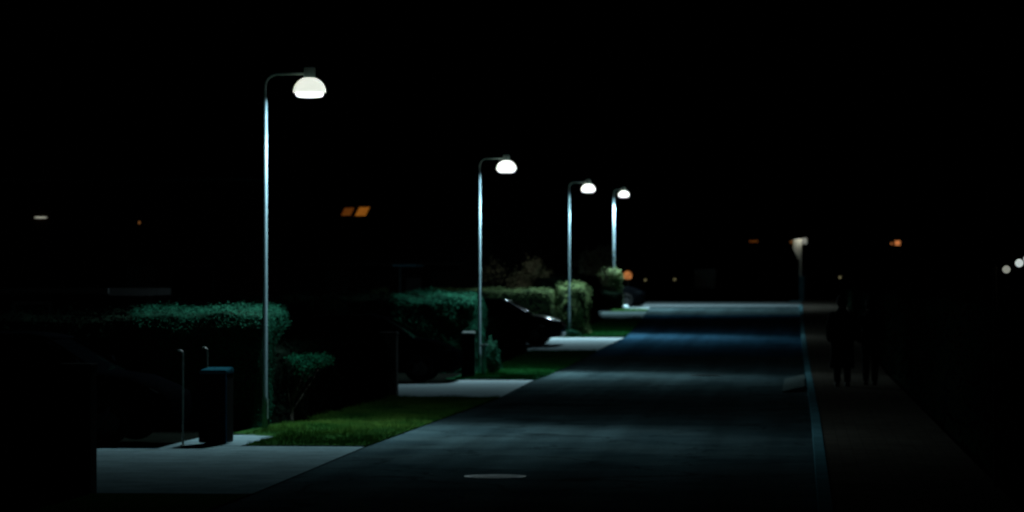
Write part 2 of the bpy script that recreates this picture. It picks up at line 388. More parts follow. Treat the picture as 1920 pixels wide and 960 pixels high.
for i, (px, Y, rz, lab, tilt, k) in enumerate(LAMPS):
    if i == 0: e = lamp0
    else:
        e = lamp0.copy(); C.objects.link(e)
        for ch in list(lamp0.children):
            if ch.type == 'LIGHT': continue
            c = ch.copy(); C.objects.link(c); c.parent = e
            if c.name.startswith('lamp_shade'): c.material_slots[0].link = 'OBJECT'; c.material_slots[0].material = M['shade_far']
            for g in ch.children: d = g.copy(); C.objects.link(d); d.parent = c
    e.location = (at(px, Y), Y, zg(Y)); e.rotation_euler.z = rz
    tag(e, lab, 'street lamp', 'street lamps along the left verge')
for o, L_ in zip([o for o in C.objects if o.name.startswith('street_lamp')], LAMPS):
    lamp_lights(o, L_[4], L_[5])

# ------------------------------------------------------------------ hedges, shrubs, trees
def leaf_faces(P, N, size, rng, jit=.55):
    n = len(P)
    N = N + rng.normal(0, jit, (n, 3)); N /= np.linalg.norm(N, axis=1)[:, None] + 1e-9
    a = np.cross(N, rng.normal(0, 1, (n, 3))); a /= np.linalg.norm(a, axis=1)[:, None] + 1e-9
    b = np.cross(N, a)
    s = (size*rng.uniform(.6, 1.4, n))[:, None]
    v = np.stack([P - a*s*.5, P + b*s*.28, P + a*s*.5 + N*s*.1, P - b*s*.28], 1).reshape(-1, 3)
    return v, np.arange(n*4).reshape(-1, 4)
def wob(p, k=1.0):
    x, y, z = p[:, 0]*k, p[:, 1]*k, p[:, 2]*k
    return (np.sin(x*3.1 + 1.3*np.sin(y*2.2)) * np.cos(y*2.7 + z*3.3) + .6*np.sin(x*7.3 + z*6.1)*np.sin(y*6.7 + 1.7) + .4*np.sin(z*9.1 + x*4.0 + y*11))
def hedge(x0, x1, y0, y1, ztop, leaf, label, cat='hedge', n_m2=900, size=.04, amp=.05, rnd=.16, seed=1, group=None, name='hedge', cut=.30, cutx=0, jit=.4):
    rng = np.random.default_rng(seed)
    z0 = min(zg(y0), zg(y1)) - .02; z1 = ztop
    c = np.array([(x0+x1)/2, (y0+y1)/2, (z0+z1)/2]); hh = np.array([(x1-x0)/2, (y1-y0)/2, (z1-z0)/2])
    rnd = min(rnd, *(hh*.95))
    def surf(P, N):    # rounded box plus bumps
        q = P - c; inner = np.clip(q, -(hh-rnd), hh-rnd); inner[:, 2] = np.minimum(np.maximum(q[:, 2], -hh[2]), hh[2]-rnd)
        d = q - inner; L = np.linalg.norm(d, axis=1)[:, None] + 1e-9
        n = d/L; n = np.where(L < 1e-5, N, n)
        s = inner + n*rnd
        out = c + s + n*(amp*wob(c+s, 1.3))[:, None]
        dep = np.clip((z1 - .22 - out[:, 2])/(z1 - z0), 0, 1)
        out[:, 1] += cut*dep**.4*(1 - (out[:, 1]-y0)/(y1-y0)); out[:, 0] -= cutx*dep**.4*np.clip((out[:, 0]-(x1-.6))/.6, 0, 1)
        return out, n
    faces = [(0, 1), (0, -1), (1, -1), (1, 1), (2, 1)]
    PS, NS = [], []
    for ax, sg in faces:
        o = [i for i in range(3) if i != ax]
        area = 4*hh[o[0]]*hh[o[1]]
        n = int(area*n_m2*(.35 if (ax, sg) in ((1, 1), (0, -1)) else 1))
        P = np.zeros((n, 3)); P[:, o[0]] = rng.uniform(-1, 1, n)*hh[o[0]]; P[:, o[1]] = rng.uniform(-1, 1, n)*hh[o[1]]; P[:, ax] = sg*hh[ax]
        N = np.zeros((n, 3)); N[:, ax] = sg
        p, nn = surf(P + c, N); p += nn*(rng.normal(0, .022, n)*1.0)[:, None]
        if ax == 2:    # shoots that stick up
            k = rng.random(n) < .04; p[k, 2] += rng.uniform(.02, .08, k.sum())
        PS.append(p); NS.append(nn)
    v, f = leaf_faces(np.concatenate(PS), np.concatenate(NS), size, rng, jit)
    # woody core that keeps the hedge opaque
    mb = MB(); st = .25
    for ax, sg in faces:
        o = [i for i in range(3) if i != ax]
        na, nb_ = [max(2, min(60, int(2*hh[i]/st))) for i in o]
        A, B = np.meshgrid(np.linspace(-1, 1, na+1)*hh[o[0]], np.linspace(-1, 1, nb_+1)*hh[o[1]], indexing='ij')
        P = np.zeros((A.size, 3)); P[:, o[0]] = A.ravel(); P[:, o[1]] = B.ravel(); P[:, ax] = sg*hh[ax]
        N = np.zeros_like(P); N[:, ax] = sg
        p, nn = surf(P*.999 + c, N); p -= nn*.045
        mb.add([tuple(q) for q in p], [(i*(nb_+1)+j, (i+1)*(nb_+1)+j, (i+1)*(nb_+1)+j+1, i*(nb_+1)+j+1) for i in range(na) for j in range(nb_)])
    cv = np.array(mb.v); cf = np.array(mb.f)
    V = np.concatenate([v, cv]); Fa = np.concatenate([f, cf + len(v)])
    mi = np.concatenate([np.zeros(len(f)), np.ones(len(cf))])
    V -= np.array([c[0], c[1], 0])
    me = raw_mesh(name, V, Fa, [leaf, M['hedge_core']], mi)
    o = bpy.data.objects.new(name, me); C.objects.link(o); o.location = (c[0], c[1], 0)
    return tag(o, label, cat, group)
def crown_obj(name, blobs, n, size, m, parent=None, seed=1, hollow=.35):
    rng = np.random.default_rng(seed); PS, NS = [], []
    tot = sum(b[3]*b[4]*b[5] for b in blobs)
    for (x, y, z, rx, ry, rz) in blobs:
        k = int(n*rx*ry*rz/tot)
        d = rng.normal(0, 1, (k, 3)); d /= np.linalg.norm(d, axis=1)[:, None]
        rr = rng.uniform(hollow, 1.0, k)**.6 * (1 + .22*np.sin(d[:, 0]*9 + z*5)*np.cos(d[:, 2]*7 + x))
        PS.append(np.array([x, y, z]) + d*rr[:, None]*np.array([rx, ry, rz])); NS.append(d)
    v, f = leaf_faces(np.concatenate(PS), np.concatenate(NS), size, rng)
    me = raw_mesh(name, v, f, [m]); o = bpy.data.objects.new(name, me); C.objects.link(o)
    if parent: o.parent = parent
    return o
def plant(name, x, y, blobs, n, size, m, label, cat, trunk=None, seed=1, limbs=7, group=None, part='crown'):
    e = empty(name, (x, y, zg(y))); rng = random.Random(seed)
    crown_obj(part, blobs, n, size, m, e, seed)
    t = MB(); top = max(b[2] for b in blobs)
    r0 = trunk or .03
    t.tube([(0,0,-.02), (.01,.01,top*.4), (-.01,.02,top*.8)], [r0, r0*.7, r0*.3], 8)
    for k in range(limbs):
        b = rng.choice(blobs); h0 = top*rng.uniform(.12, .5)
        a = (b[0] + rng.uniform(-.7, .7)*b[3], b[1] + rng.uniform(-.7, .7)*b[4], b[2] + rng.uniform(-.2, .8)*b[5])
        t.tube([(0,0,h0), (a[0]*.5, a[1]*.5, (h0+a[2])*.5 - .03), a], [r0*.4, r0*.25, r0*.08], 6)
    t.build('trunk' if trunk else 'stem', M['bark'], e)
    return tag(e, label, cat, group)

# hedge runs: along the boundary between plots, seen behind each lamp
hedge(at(262, 45.9), at(524, 45.9), 45.10, 46.6, 1.68, M['hedge_green'], 'clipped green hedge behind the nearest street lamp', seed=2, amp=.05, rnd=.14, size=.024, n_m2=3200, cut=.6, cutx=.3)
hedge(-14, at(262, 45.9)+.05, 45.2, 46.5, 1.60, M['hedge_dark'], 'left stretch of the first hedge, leaves coloured dark for the lamp light fading out', seed=22, amp=.08, n_m2=400, size=.06)  # fading lamp light put into darker leaves, not another hedge
hedge(-14, at(735, 76.4)+.05, 76.0, 77.2, 1.80, M['hedge_dark'], 'left stretch of the second hedge, its leaf colour darkened where lamp light fades', seed=23, amp=.1, n_m2=300, size=.07)  # same hedge run, light fall-off painted as dark leaf colour
hedge(at(735, 76.4), at(899, 76.4), 75.8, 77.3, 1.86, M['hedge_green'], 'bright green hedge with rounded end beside the second street lamp', seed=3, amp=.07, size=.04, rnd=.26, n_m2=1900, cut=.5, cutx=-.06)
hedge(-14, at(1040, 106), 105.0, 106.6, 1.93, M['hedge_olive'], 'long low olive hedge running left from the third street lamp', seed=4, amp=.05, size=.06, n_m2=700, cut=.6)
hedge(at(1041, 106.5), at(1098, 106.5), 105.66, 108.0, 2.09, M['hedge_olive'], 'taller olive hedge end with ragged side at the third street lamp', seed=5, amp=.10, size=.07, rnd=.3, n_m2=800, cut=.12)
# dark hedges along the street
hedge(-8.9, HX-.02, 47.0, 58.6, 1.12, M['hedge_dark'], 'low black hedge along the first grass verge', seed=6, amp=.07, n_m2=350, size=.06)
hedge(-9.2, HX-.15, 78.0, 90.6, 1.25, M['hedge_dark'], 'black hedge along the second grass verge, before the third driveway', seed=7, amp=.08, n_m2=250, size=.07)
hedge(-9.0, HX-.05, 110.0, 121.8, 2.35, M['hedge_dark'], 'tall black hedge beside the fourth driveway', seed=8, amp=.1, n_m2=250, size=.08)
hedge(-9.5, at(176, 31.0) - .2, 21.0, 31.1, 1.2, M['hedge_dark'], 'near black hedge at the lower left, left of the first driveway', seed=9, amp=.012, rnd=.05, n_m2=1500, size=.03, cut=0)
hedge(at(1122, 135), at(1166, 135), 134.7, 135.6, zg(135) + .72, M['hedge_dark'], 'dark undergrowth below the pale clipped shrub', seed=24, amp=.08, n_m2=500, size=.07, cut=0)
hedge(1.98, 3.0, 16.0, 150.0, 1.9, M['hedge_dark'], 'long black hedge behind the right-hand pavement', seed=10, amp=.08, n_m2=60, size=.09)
def pillar(px, y0, h, w_, label):
    e = empty('gate_pillar', (at(px, y0 + .15) - w_/2, y0 + .15, zg(y0)))
    b = MB(); b.box(-w_/2, w_/2, -.15, .15, 0, h); b.build('shaft', M['wall'], e, bevel=.01)
    b = MB(); b.box(-w_/2-.02, w_/2+.006, -.17, .17, h, h+.05); b.build('cap', M['wall'], e, bevel=.01)
    tag(e, label, 'gate pillar')
pillar(176, 30.95, 1.22, .30, 'dark gate pillar at the front left corner of the nearest driveway')
pillar(745, 58.75, 1.15, .30, 'dark gate pillar at the left end of the second driveway')
# rounded shrubs
plant('shrub', at(545, 47.5), 47.6, [(0, -.25, .92, .22, .3, .14), (.12, -.1, .85, .25, .3, .2), (.38, .2, .93, .22, .5, .12)], 2600, .04, M['hedge_mid'], 'low green shrub just right of the nearest lamp pole', 'shrub', seed=11)
plant('shrub', at(918, 74.3), 74.6, [(0, 0, .42, .20, .35, .42), (.06, .1, .25, .20, .3, .3)], 3000, .05, M['hedge_green'], 'small rounded green bush at the foot of the second street lamp', 'shrub', seed=12)
plant('shrub', at(1064, 105), 104.6, [(-.12, -.2, .10, .22, .3, .10), (.14, 0, .13, .2, .3, .12), (.3, .2, .08, .2, .3, .08)], 2600, .05, M['hedge_green'], 'low teal-green clump at the foot of the third street lamp', 'shrub', seed=13)
# clipped pale shrub at the fourth lamp
Y4 = 135.85; X4 = at(1143, Y4); zt = hz(502, Y4, X4) - zg(Y4)
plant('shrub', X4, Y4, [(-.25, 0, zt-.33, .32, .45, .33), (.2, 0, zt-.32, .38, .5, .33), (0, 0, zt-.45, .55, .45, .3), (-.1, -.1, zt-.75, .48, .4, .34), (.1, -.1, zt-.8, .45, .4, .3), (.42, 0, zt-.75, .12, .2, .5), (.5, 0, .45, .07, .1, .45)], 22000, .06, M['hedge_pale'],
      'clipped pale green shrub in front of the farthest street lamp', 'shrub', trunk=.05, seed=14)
# small bushy tree behind the third hedge, and fainter ones
X5 = at(990, 110); h5 = hz(476, 110, X5) - zg(110)
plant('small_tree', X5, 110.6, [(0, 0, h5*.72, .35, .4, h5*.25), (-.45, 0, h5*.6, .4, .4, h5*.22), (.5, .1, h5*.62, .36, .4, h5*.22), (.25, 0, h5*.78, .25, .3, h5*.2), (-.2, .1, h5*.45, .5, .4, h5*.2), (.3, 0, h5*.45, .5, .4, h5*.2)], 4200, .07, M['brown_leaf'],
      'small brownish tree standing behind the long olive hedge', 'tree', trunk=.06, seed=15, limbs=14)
X6 = at(925, 111)
plant('small_tree', X6, 111, [(0, 0, 2.1, .25, .3, .5), (-.3, .2, 1.9, .25, .3, .4), (.25, .1, 1.9, .25, .3, .4)], 500, .06, M['brown_leaf'],
      'thin bare-looking sapling behind the second lamp pole', 'tree', trunk=.035, seed=16, limbs=12)
X7 = at(1118, 128)
plant('small_tree', X7, 128, [(-.3, 0, 2.0, .5, .5, .6), (.3, 0, 2.2, .5, .5, .55), (.0, 0, 1.5, .7, .5, .5)], 2600, .08, M['brown_leaf'],
      'brownish bush just left of the pale clipped shrub', 'tree', trunk=.06, seed=17, limbs=12)

# ------------------------------------------------------------------ cars
def ring(x, zb, zt, hw, taper=.93):
    r_ = min(.10, (zt-zb)*.3)
    return [(x, -hw*.90, zb), (x, -hw, zb+r_), (x, -hw*1.01, (zb+zt)/2), (x, -hw*.985, zt-r_), (x, -hw*taper, zt-.02), (x, -hw*.55, zt), (x, 0, zt+.01),
            (x, hw*.55, zt), (x, hw*taper, zt-.02), (x, hw*.985, zt-r_), (x, hw*1.01, (zb+zt)/2), (x, hw, zb+r_), (x, hw*.90, zb)]
def make_car(paint, L=4.2, H=1.42, hood=.93):
    e = empty('parked_car', (0,0,0))      # origin at the nose, car extends to -x
    b = MB()
    st = [(-.02, .34, .58, .55), (-.06, .26, .66, .70), (-.22, .22, .74, .80), (-.55, .20, hood-.06, .84), (-1.0, .20, hood, .86), (-1.6, .20, hood+.04, .87), (-2.6, .20, hood+.04, .87),
          (-3.4, .20, hood+.05, .86), (-3.9, .22, hood+.02, .82), (-4.12, .28, hood-.08, .74), (-4.2, .36, hood-.2, .62)]
    b.loft([ring(*s) for s in st])
    bo = b.build('body', paint, e, smooth=True)
    g = MB()
    gst = [(-.95, hood-.03, hood+.0, .74, .9), (-1.25, hood, hood+.19, .74, .86), (-1.62, hood, H-.09, .735, .82), (-1.9, hood, H-.035, .73, .80), (-2.6, hood, H-.03, .73, .80), (-3.2, hood, H-.07, .72, .80), (-3.7, hood, H-.26, .70, .84), (-4.0, hood-.03, hood+.03, .66, .9)]
    g.loft([ring(a, c, d, h, t) for a, c, d, h, t in gst]); g.build('windows', M['glass'], e, smooth=True)
    r_ = MB()
    rst = [(-1.60, H-.085, H-.055, .60), (-1.9, H-.045, H-.005, .60), (-2.6, H-.04, H, .60), (-3.2, H-.08, H-.04, .59), (-3.55, H-.18, H-.13, .56)]
    r_.loft([[(x, -h, z0), (x, -h*.98, (z0+z1)/2+.005), (x, -h*.8, z1), (x, 0, z1+.012), (x, h*.8, z1), (x, h*.98, (z0+z1)/2+.005), (x, h, z0)] for x, z0, z1, h in rst])
    r_.build('roof', paint, e, smooth=True)
    for s in (-1, 1):
        pl = MB()
        pl.tube([(-1.05, s*.70, hood+.06), (-1.62, s*.62, H-.08)], .022, 6); pl.build('pillar', paint, e)
        pl = MB(); pl.tube([(-2.55, s*.73, hood+.02), (-2.6, s*.62, H-.06)], .03, 6); pl.build('pillar', paint, e)
        m = MB(); m.loft([[(-1.2+dx, s*(.86+dy)*1, hood+.05+dz) for dx, dz in ((-.04,0),(.05,.0),(.06,.06),(.03,.12),(-.04,.12),(-.05,.06))] for dy in (.0, .06, .14)])
        m.build('mirror', paint, e)
        h = MB(); h.loft([[(-.30+dx, s*.845 + s*o_, .62+dz) for dx, dz in ((-.14,0),(.12,-.02),(.16,.04),(.05,.10),(-.16,.09))] for o_ in (-.08, -.02)])
        h.build('headlight', M['headlight'], e)
        for dx in (-1.95, -3.0):
            d = MB(); d.box(dx-.09, dx+.09, s*.885-.012, s*.885+.012, .80, .825); d.build('door_handle', M['chrome'], e)
        for wx in (-.82, -3.38):
            T = Matrix.Translation((wx, s*.78, .31)) @ Matrix.Rotation(R(90), 4, 'X')
            ty = MB(); ty.lathe([(.20, -.10), (.28, -.105), (.31, -.07), (.315, 0), (.31, .07), (.28, .105), (.20, .10), (.20, -.10)], 28, T)
            wo = ty.build('wheel', M['rubber'], e, smooth=True)
            ri = MB(); ri.lathe([(0, -.085), (.05, -.09), (.195, -.06), (.199, .06), (.05, .09), (0, .085)], 20, T)
            for q in range(5):
                ri.box(.04, .19, -.02, .02, -.098, .098, T @ Matrix.Rotation(q*2*math.pi/5, 4, 'Z'))
            ri.build('rim', M['rim'], wo)
    n = MB(); n.box(-.035, -.012, -.25, .25, .38, .49); n.build('number_plate', M['carblack'], e)
    return e
def place_car(src, x, y, rz, label):
    if src is None: return
    e = src
    if src.get('used'):
        e = src.copy(); C.objects.link(e); del e['used']
        for ch in list(src.children):
            c = ch.copy(); C.objects.link(c); c.parent = e
            for g in ch.children: d = g.copy(); C.objects.link(d); d.parent = c
    else: src['used'] = 1
    e.location = (x, y, zg(y) + .012); e.rotation_euler.z = rz
    tag(e, label, 'car', 'dark cars parked nose-out in the driveways')
    return e
cb = make_car(M['carblack']); cd = make_car(M['cardark'], H=1.36, hood=.90)
place_car(cb, at(336, 41.2), 41.5, R(-2), 'black parked car behind the two thin posts at the far left')
place_car(cb, at(862, 69), 69.3, R(1), 'black parked car in the second driveway, left of the second street lamp')
place_car(cd, at(1056, 96), 96.6, R(-3), 'dark parked car with a bright glint in front of the long olive hedge')
place_car(cb, at(1211, 138), 138.2, R(0), 'farthest black car, right of the pale clipped shrub')
for o in (cb, cd): del o['used']

# ------------------------------------------------------------------ bin, posts and other street things
def wheelie(x, y, rz, wd, dp, H, label, lid, side):
    e = empty('waste_bin', (x, y, zg(y) + .018), rz)
    b = MB(); hw, hd = wd/2, dp/2
    b.loft([[(-hw*.97, -hd*.93, .015), (hw*.97, -hd*.93, .015), (hw*.97, hd*.93, .015), (-hw*.97, hd*.93, .015)],
            [(-hw*.97, -hd*.96, H-.08), (hw*.97, -hd*.96, H-.08), (hw*.97, hd*.96, H-.08), (-hw*.97, hd*.96, H-.08)]])
    b.build('body', M['bin'], e, bevel=.015)
    l = MB(); l.loft([[(-hw, -hd, H-.078), (hw, -hd, H-.078), (hw, hd, H-.078), (-hw, hd, H-.078)], [(-hw, -hd, H-.045), (hw, -hd, H-.045), (hw, hd, H-.045), (-hw, hd, H-.045)],
                      [(-hw*.93, -hd*.93, H-.03), (hw*.93, -hd*.93, H-.03), (hw*.93, hd*.93, H), (-hw*.93, hd*.93, H)]])
    lo = l.build('lid', lid, e, bevel=.006)
    h = MB(); h.tube([(-hw*.7, hd, H-.05), (-hw*.7, hd+.05, H-.03), (hw*.7, hd+.05, H-.03), (hw*.7, hd, H-.05)], .012, 8); h.build('handle', M['bin'], lo)
    for s in (-1, 1):
        r2 = MB(); r2.tube([(s*hw*.985, -hd*.95, .02), (s*hw*.985, -hd*.98, H-.08)], .010, 6); r2.build('corner_edge', side if s > 0 else M['bin'], e)  # right edge coloured paler as the lit side, left edge stays body black
    return tag(e, label, 'bin')
wheelie(at(400, 40.9), 41.15, R(-3), .35, .46, .97, 'slim dark bin with a blue-lit flat lid between the nearest lamp and a thin post', M['lid'], M['bin_lit_edge'])
wheelie(at(877, 72.4), 72.6, R(4), .30, .5, 1.02, 'black bin standing left of the second lamp pole', M['lid2'], M['post'])
def hook_post(px, Y, H, label):
    e = empty('tube_post', (at(px, Y), Y, zg(Y) + .014))
    p = MB(); p.tube([(0,0,0), (0,0,H-.05), (-.008,0,H-.02), (-.03,0,H-.003), (-.07,0,H)], .0125, 8); p.build('tube', M['steel'], e, smooth=True)
    f = MB(); f.lathe([(.04, 0), (.04, .008), (.014, .012)], 16); f.build('foot_plate', M['steel'], e)
    tag(e, label, 'post', 'thin hooked tube posts by the first driveway')
hook_post(343.5, 40.62, 1.20, 'thin hooked steel post standing free left of the slim bin')
hook_post(389, 41.9, 1.21, 'thin hooked steel post rising behind the slim bin')
e = empty('bollard', (at(907, 73.9), 73.9, zg(73.9)+.02))
b = MB(); b.lathe([(.058, 0), (.055, .64), (.05, .66)], 20); b.build('shaft', M['post'], e, smooth=True)
b = MB(); b.box(-.075, .095, -.07, .07, .66, .70); b.build('cap', M['ramp'], e, bevel=.01)
tag(e, 'short grey bollard with a pale cap right of the second lamp pole', 'bollard')

# sign post with small box at the far end of the road
Ys = 150.8; Xs = at(1501, Ys); e = empty('sign_post', (Xs, Ys, zg(Ys)))
top = hz(447, Ys, Xs) - zg(Ys)
p = MB(); p.tube([(0,0,0), (0,0,top)], .06, 12); p.build('pole', M['sign'], e)
s = MB(); zc = top-.48
s.loft([[(-.30*wd - .05, -.03, zc + z_), (-.05, -.03, zc + z_), (-.05, .01, zc + z_), (-.30*wd - .05, .01, zc + z_)] for z_, wd in ((-.48, .15), (-.30, .5), (-.1, .85), (.1, 1), (.46, .9))])
s.build('sign_panel', M['sign'], e)
x = MB(); x.box(.08, .30, -.12, .12, top-.26, top+.02); x.build('grey_box', emitmat('dim_glow_box', (.16,.165,.14), 1), e, bevel=.02)  # glow added to the grey box to make it show up
ld = bpy.data.lights.new('sign_fill', 'POINT'); ld.energy = 5; ld.color = (1,.97,.85); ld.shadow_soft_size = .05  # unseen fill light, added to brighten the panel the street lamps miss
lo = bpy.data.objects.new('sign_fill', ld); C.objects.link(lo); lo.parent = e; lo.location = (.0, -.35, top-.05)
c = MB(); c.box(-.06, .17, -.16, .16, 0, 1.15); c.box(-.08, .19, -.18, .18, 1.15, 1.19); c.build('cabinet', M['kerb'], e, bevel=.02)
tag(e, 'grey post with angled panel and small box at the far road end', 'sign post')
c = MB(); c.loft([[(Xs-.55, 149.0, 1.34), (Xs+.25, 149.0, 1.34), (Xs+.25, 150.4, 1.36), (Xs-.55, 150.4, 1.36)], [(Xs-.45, 149.1, 1.42), (Xs+.15, 149.1, 1.42), (Xs+.15, 150.3, 1.44), (Xs-.45, 150.3, 1.44)]])
tag(c.build('kerb_stone', M['kerb'], bevel=.02), 'pale kerb corner stone at the foot of the far grey post', 'kerb stone')
c = MB(); c.loft([[(xl(123.2)-.42, 123.0, zg(123)+.02), (xl(123)-.05, 123.0, zg(123)+.02), (xl(124)-.05, 124.0, zg(124)+.02), (xl(124)-.42, 124.0, zg(124)+.02)],
                  [(xl(123.2)-.38, 123.05, zg(123)+.09), (xl(123)-.09, 123.05, zg(123)+.09), (xl(124)-.09, 123.95, zg(124)+.09), (xl(124)-.38, 123.95, zg(124)+.09)]])
tag(c.build('kerb_stone', M['concrete_pale'], bevel=.02), 'small pale stone at the road edge by the fourth driveway', 'kerb stone')
# white boulder beside the farthest car
Yb = 136.2; rng = np.random.default_rng(5); b = MB()
b.lathe([(0.0, 0), (.17, .0), (.19, .06), (.15, .13), (.07, .17), (0, .18)], 14)
b.v = [(x_*1.2 + .02*math.sin(z_*40+y_*9), y_ + .02*math.cos(x_*20), z_) for x_, y_, z_ in b.v]
o = b.build('boulder', M['concrete_pale'], smooth=True); o.location = (at(1171, Yb), Yb, zg(Yb)); tag(o, 'white boulder under the pale clipped shrub beside the farthest car', 'boulder')

def garden_lamp(px, py, Y, rad, m, label, name='globe_lamp'):
    X = at(px, Y); z = hz(py, Y, X); e = empty(name, (X, Y, zg(Y)))
    p = MB(); h = z - zg(Y); p.tube([(0,0,0), (0,0,h-rad*.9)], rad*.2, 10); p.lathe([(rad*.5, h-rad*1.05), (rad*.5, h-rad*.85), (rad*.3, h-rad*.8)], 16); p.build('post', M['frame'], e)
    g = MB(); g.lathe([(max(.0, rad*math.sin(t)), h - rad*math.cos(t)) for t in [math.pi*k/10 for k in range(11)]], 20); g.build('globe', m, e, smooth=True)
    tag(e, label, 'garden lamp')
garden_lamp(1177, 516, 149, .205, M['globe'], 'glowing orange globe lamp above the farthest black car')
garden_lamp(1210, 525, 160, .055, M['speck'], 'tiny dim garden lamp just right of the orange globe')
garden_lamp(1265, 524, 162, .055, M['speck'], 'tiny dim garden lamp furthest right of the orange globe')
garden_lamp(1575, 520, 120, .045, M['speck'], 'tiny dim lamp above the hedge right of the far grey post')

# festoon string at the right edge
Yf = 31.4; e = empty('string_lights', (at(1878, Yf), Yf, 0))
pts = [(1866, 515), (1887, 505), (1911, 493), (1927, 485), (1956, 474), (1982, 467), (2010, 462)]
W = [(at(a, Yf) - e.location.x, 0, hz(c_, Yf, 2)) for a, c_ in pts]
c = MB(); c.tube([(q[0], 0, q[2] + .035) for q in W], .004, 6); c.build('cable', M['rubber'], e)
for i, q in enumerate(W[1:]):
    rad = .040 if i else .038; k = MB(); k.lathe([(rad*math.sin(t)*(.9 if t > 2 else 1), q[2] - rad*math.cos(t)) for t in [math.pi*j/10 for j in range(11)]], 16, Matrix.Translation((q[0], 0, 0)))
    bo = k.build('bulb', M['bulb_warm'] if i == 0 else M['bulb_cool'], e, smooth=True)
    k = MB(); k.lathe([(.012, q[2]+.024), (.012, q[2]+.04)], 10, Matrix.Translation((q[0], 0, 0))); k.build('socket', M['rubber'], bo)
tag(e, 'string of small round white bulbs at the right edge of the view', 'string lights')
for k, xx in enumerate((W[0][0], W[-1][0])):
    p = MB(); p.tube([(0,0,0), (0,0,W[0 if k == 0 else -1][2] + .06)], .02, 8); p.lathe([(.03, W[0 if k == 0 else -1][2]+.06), (.0, W[0 if k == 0 else -1][2]+.09)], 8)
    o = p.build('garden_post', M['bark']); o.location = (e.location.x + xx, Yf + .03, 0)
    tag(o, ['dark garden post at the left end of the bulb string', 'dark garden post at the right end of the bulb string'][k], 'post')

# ------------------------------------------------------------------ houses
def house(x, y, rz, wd, dp, eave, ridge, label, name='house', wallm='wall', wins=(), sky_=(), chimney=True, trim=None, door=None):
    e = empty(name, (x, y, zg(y)), rz); hw, hd = wd/2, dp/2
    wl = MB(); wl.box(-hw, hw, -hd, hd, 0, eave)
    wl.add([(-hw, -hd, eave), (-hw, hd, eave), (-hw, 0, ridge-.05), (hw, -hd, eave), (hw, hd, eave), (hw, 0, ridge-.05)], [(0,2,1), (3,4,5), (0,3,5,2), (1,2,5,4)])
    wl.build('wall', M[wallm], e)
    ov = .4; sl = (ridge-eave)/hd
    rf = MB()
    for s in (-1, 1):
        rf.add([(-hw-ov, s*(hd+ov), eave-sl*ov), (hw+ov, s*(hd+ov), eave-sl*ov), (hw+ov, 0, ridge), (-hw-ov, 0, ridge),
                (-hw-ov, s*(hd+ov), eave-sl*ov+.14), (hw+ov, s*(hd+ov), eave-sl*ov+.14), (hw+ov, 0, ridge+.14), (-hw-ov, 0, ridge+.14)],
               [(0,3,2,1),(4,5,6,7),(0,1,5,4),(1,2,6,5),(2,3,7,6),(3,0,4,7)])
    ro = rf.build('roof', M['roof'], e)
    if chimney:
        c = MB(); c.box(hw*.4, hw*.4+.6, -.3, .3, ridge-.5, ridge+.9); c.box(hw*.4-.05, hw*.4+.65, -.35, .35, ridge+.9, ridge+1.0); c.build('chimney', M['brick'], ro)
    g = MB(); g.tube([(-hw-ov, -hd-ov-.05, eave-sl*ov+.08), (hw+ov, -hd-ov-.05, eave-sl*ov+.08)], .06, 8); g.build('gutter', M[trim or 'frame'], ro)
    for (wx, wz, ww, wh, m) in wins:     # on the front (-y) wall
        f = MB(); t = .06
        f.box(wx-ww/2-t, wx+ww/2+t, -hd-.05, -hd-.003, wz-t, wz); f.box(wx-ww/2-t, wx+ww/2+t, -hd-.05, -hd-.003, wz+wh, wz+wh+t)
        f.box(wx-ww/2-t, wx-ww/2, -hd-.05, -hd-.003, wz, wz+wh); f.box(wx+ww/2, wx+ww/2+t, -hd-.05, -hd-.003, wz, wz+wh)
        fo = f.build('window', M['frame'], e)
        p = MB(); p.box(wx-ww/2, wx+ww/2, -hd-.03, -hd-.006, wz, wz+wh); p.build('pane', M[m], fo)
    if door is not None:
        d = MB(); d.box(door-.48, door+.48, -hd-.04, -hd-.004, 0.1, 2.15); do = d.build('door', M['frame'], e, bevel=.01)
        k = MB(); k.tube([(door+.36, -hd-.09, 1.05), (door+.36, -hd-.09, 1.2)], .012, 8); k.build('handle', M['steel'], do)
        k = MB(); k.box(door-.6, door+.6, -hd-.5, -hd-.003, 0, .1); k.build('step', M['wall'], e)
    th = math.atan(sl)
    for (wx, t, ww, wh, m) in sky_:      # roof windows; t = distance up the front slope from the eave line
        cy = -hd + t*math.cos(th); cz = eave + t*math.sin(th) + .14/ math.cos(th)
        T = Matrix.Translation((wx, cy, cz)) @ Matrix.Rotation(th, 4, 'X')
        f = MB(); b_ = .05
        f.box(-ww/2-b_, ww/2+b_, -wh/2-b_, -wh/2, -.04, .06, T); f.box(-ww/2-b_, ww/2+b_, wh/2, wh/2+b_, -.04, .06, T)
        f.box(-ww/2-b_, -ww/2, -wh/2, wh/2, -.04, .06, T); f.box(ww/2, ww/2+b_, -wh/2, wh/2, -.04, .06, T)
        fo = f.build('roof_window', M['frame'], ro); p = MB(); p.box(-ww/2, ww/2, -wh/2, wh/2, .0, .035, T); p.build('pane', M[m], fo)
    return tag(e, label, name.replace('_', ' '))

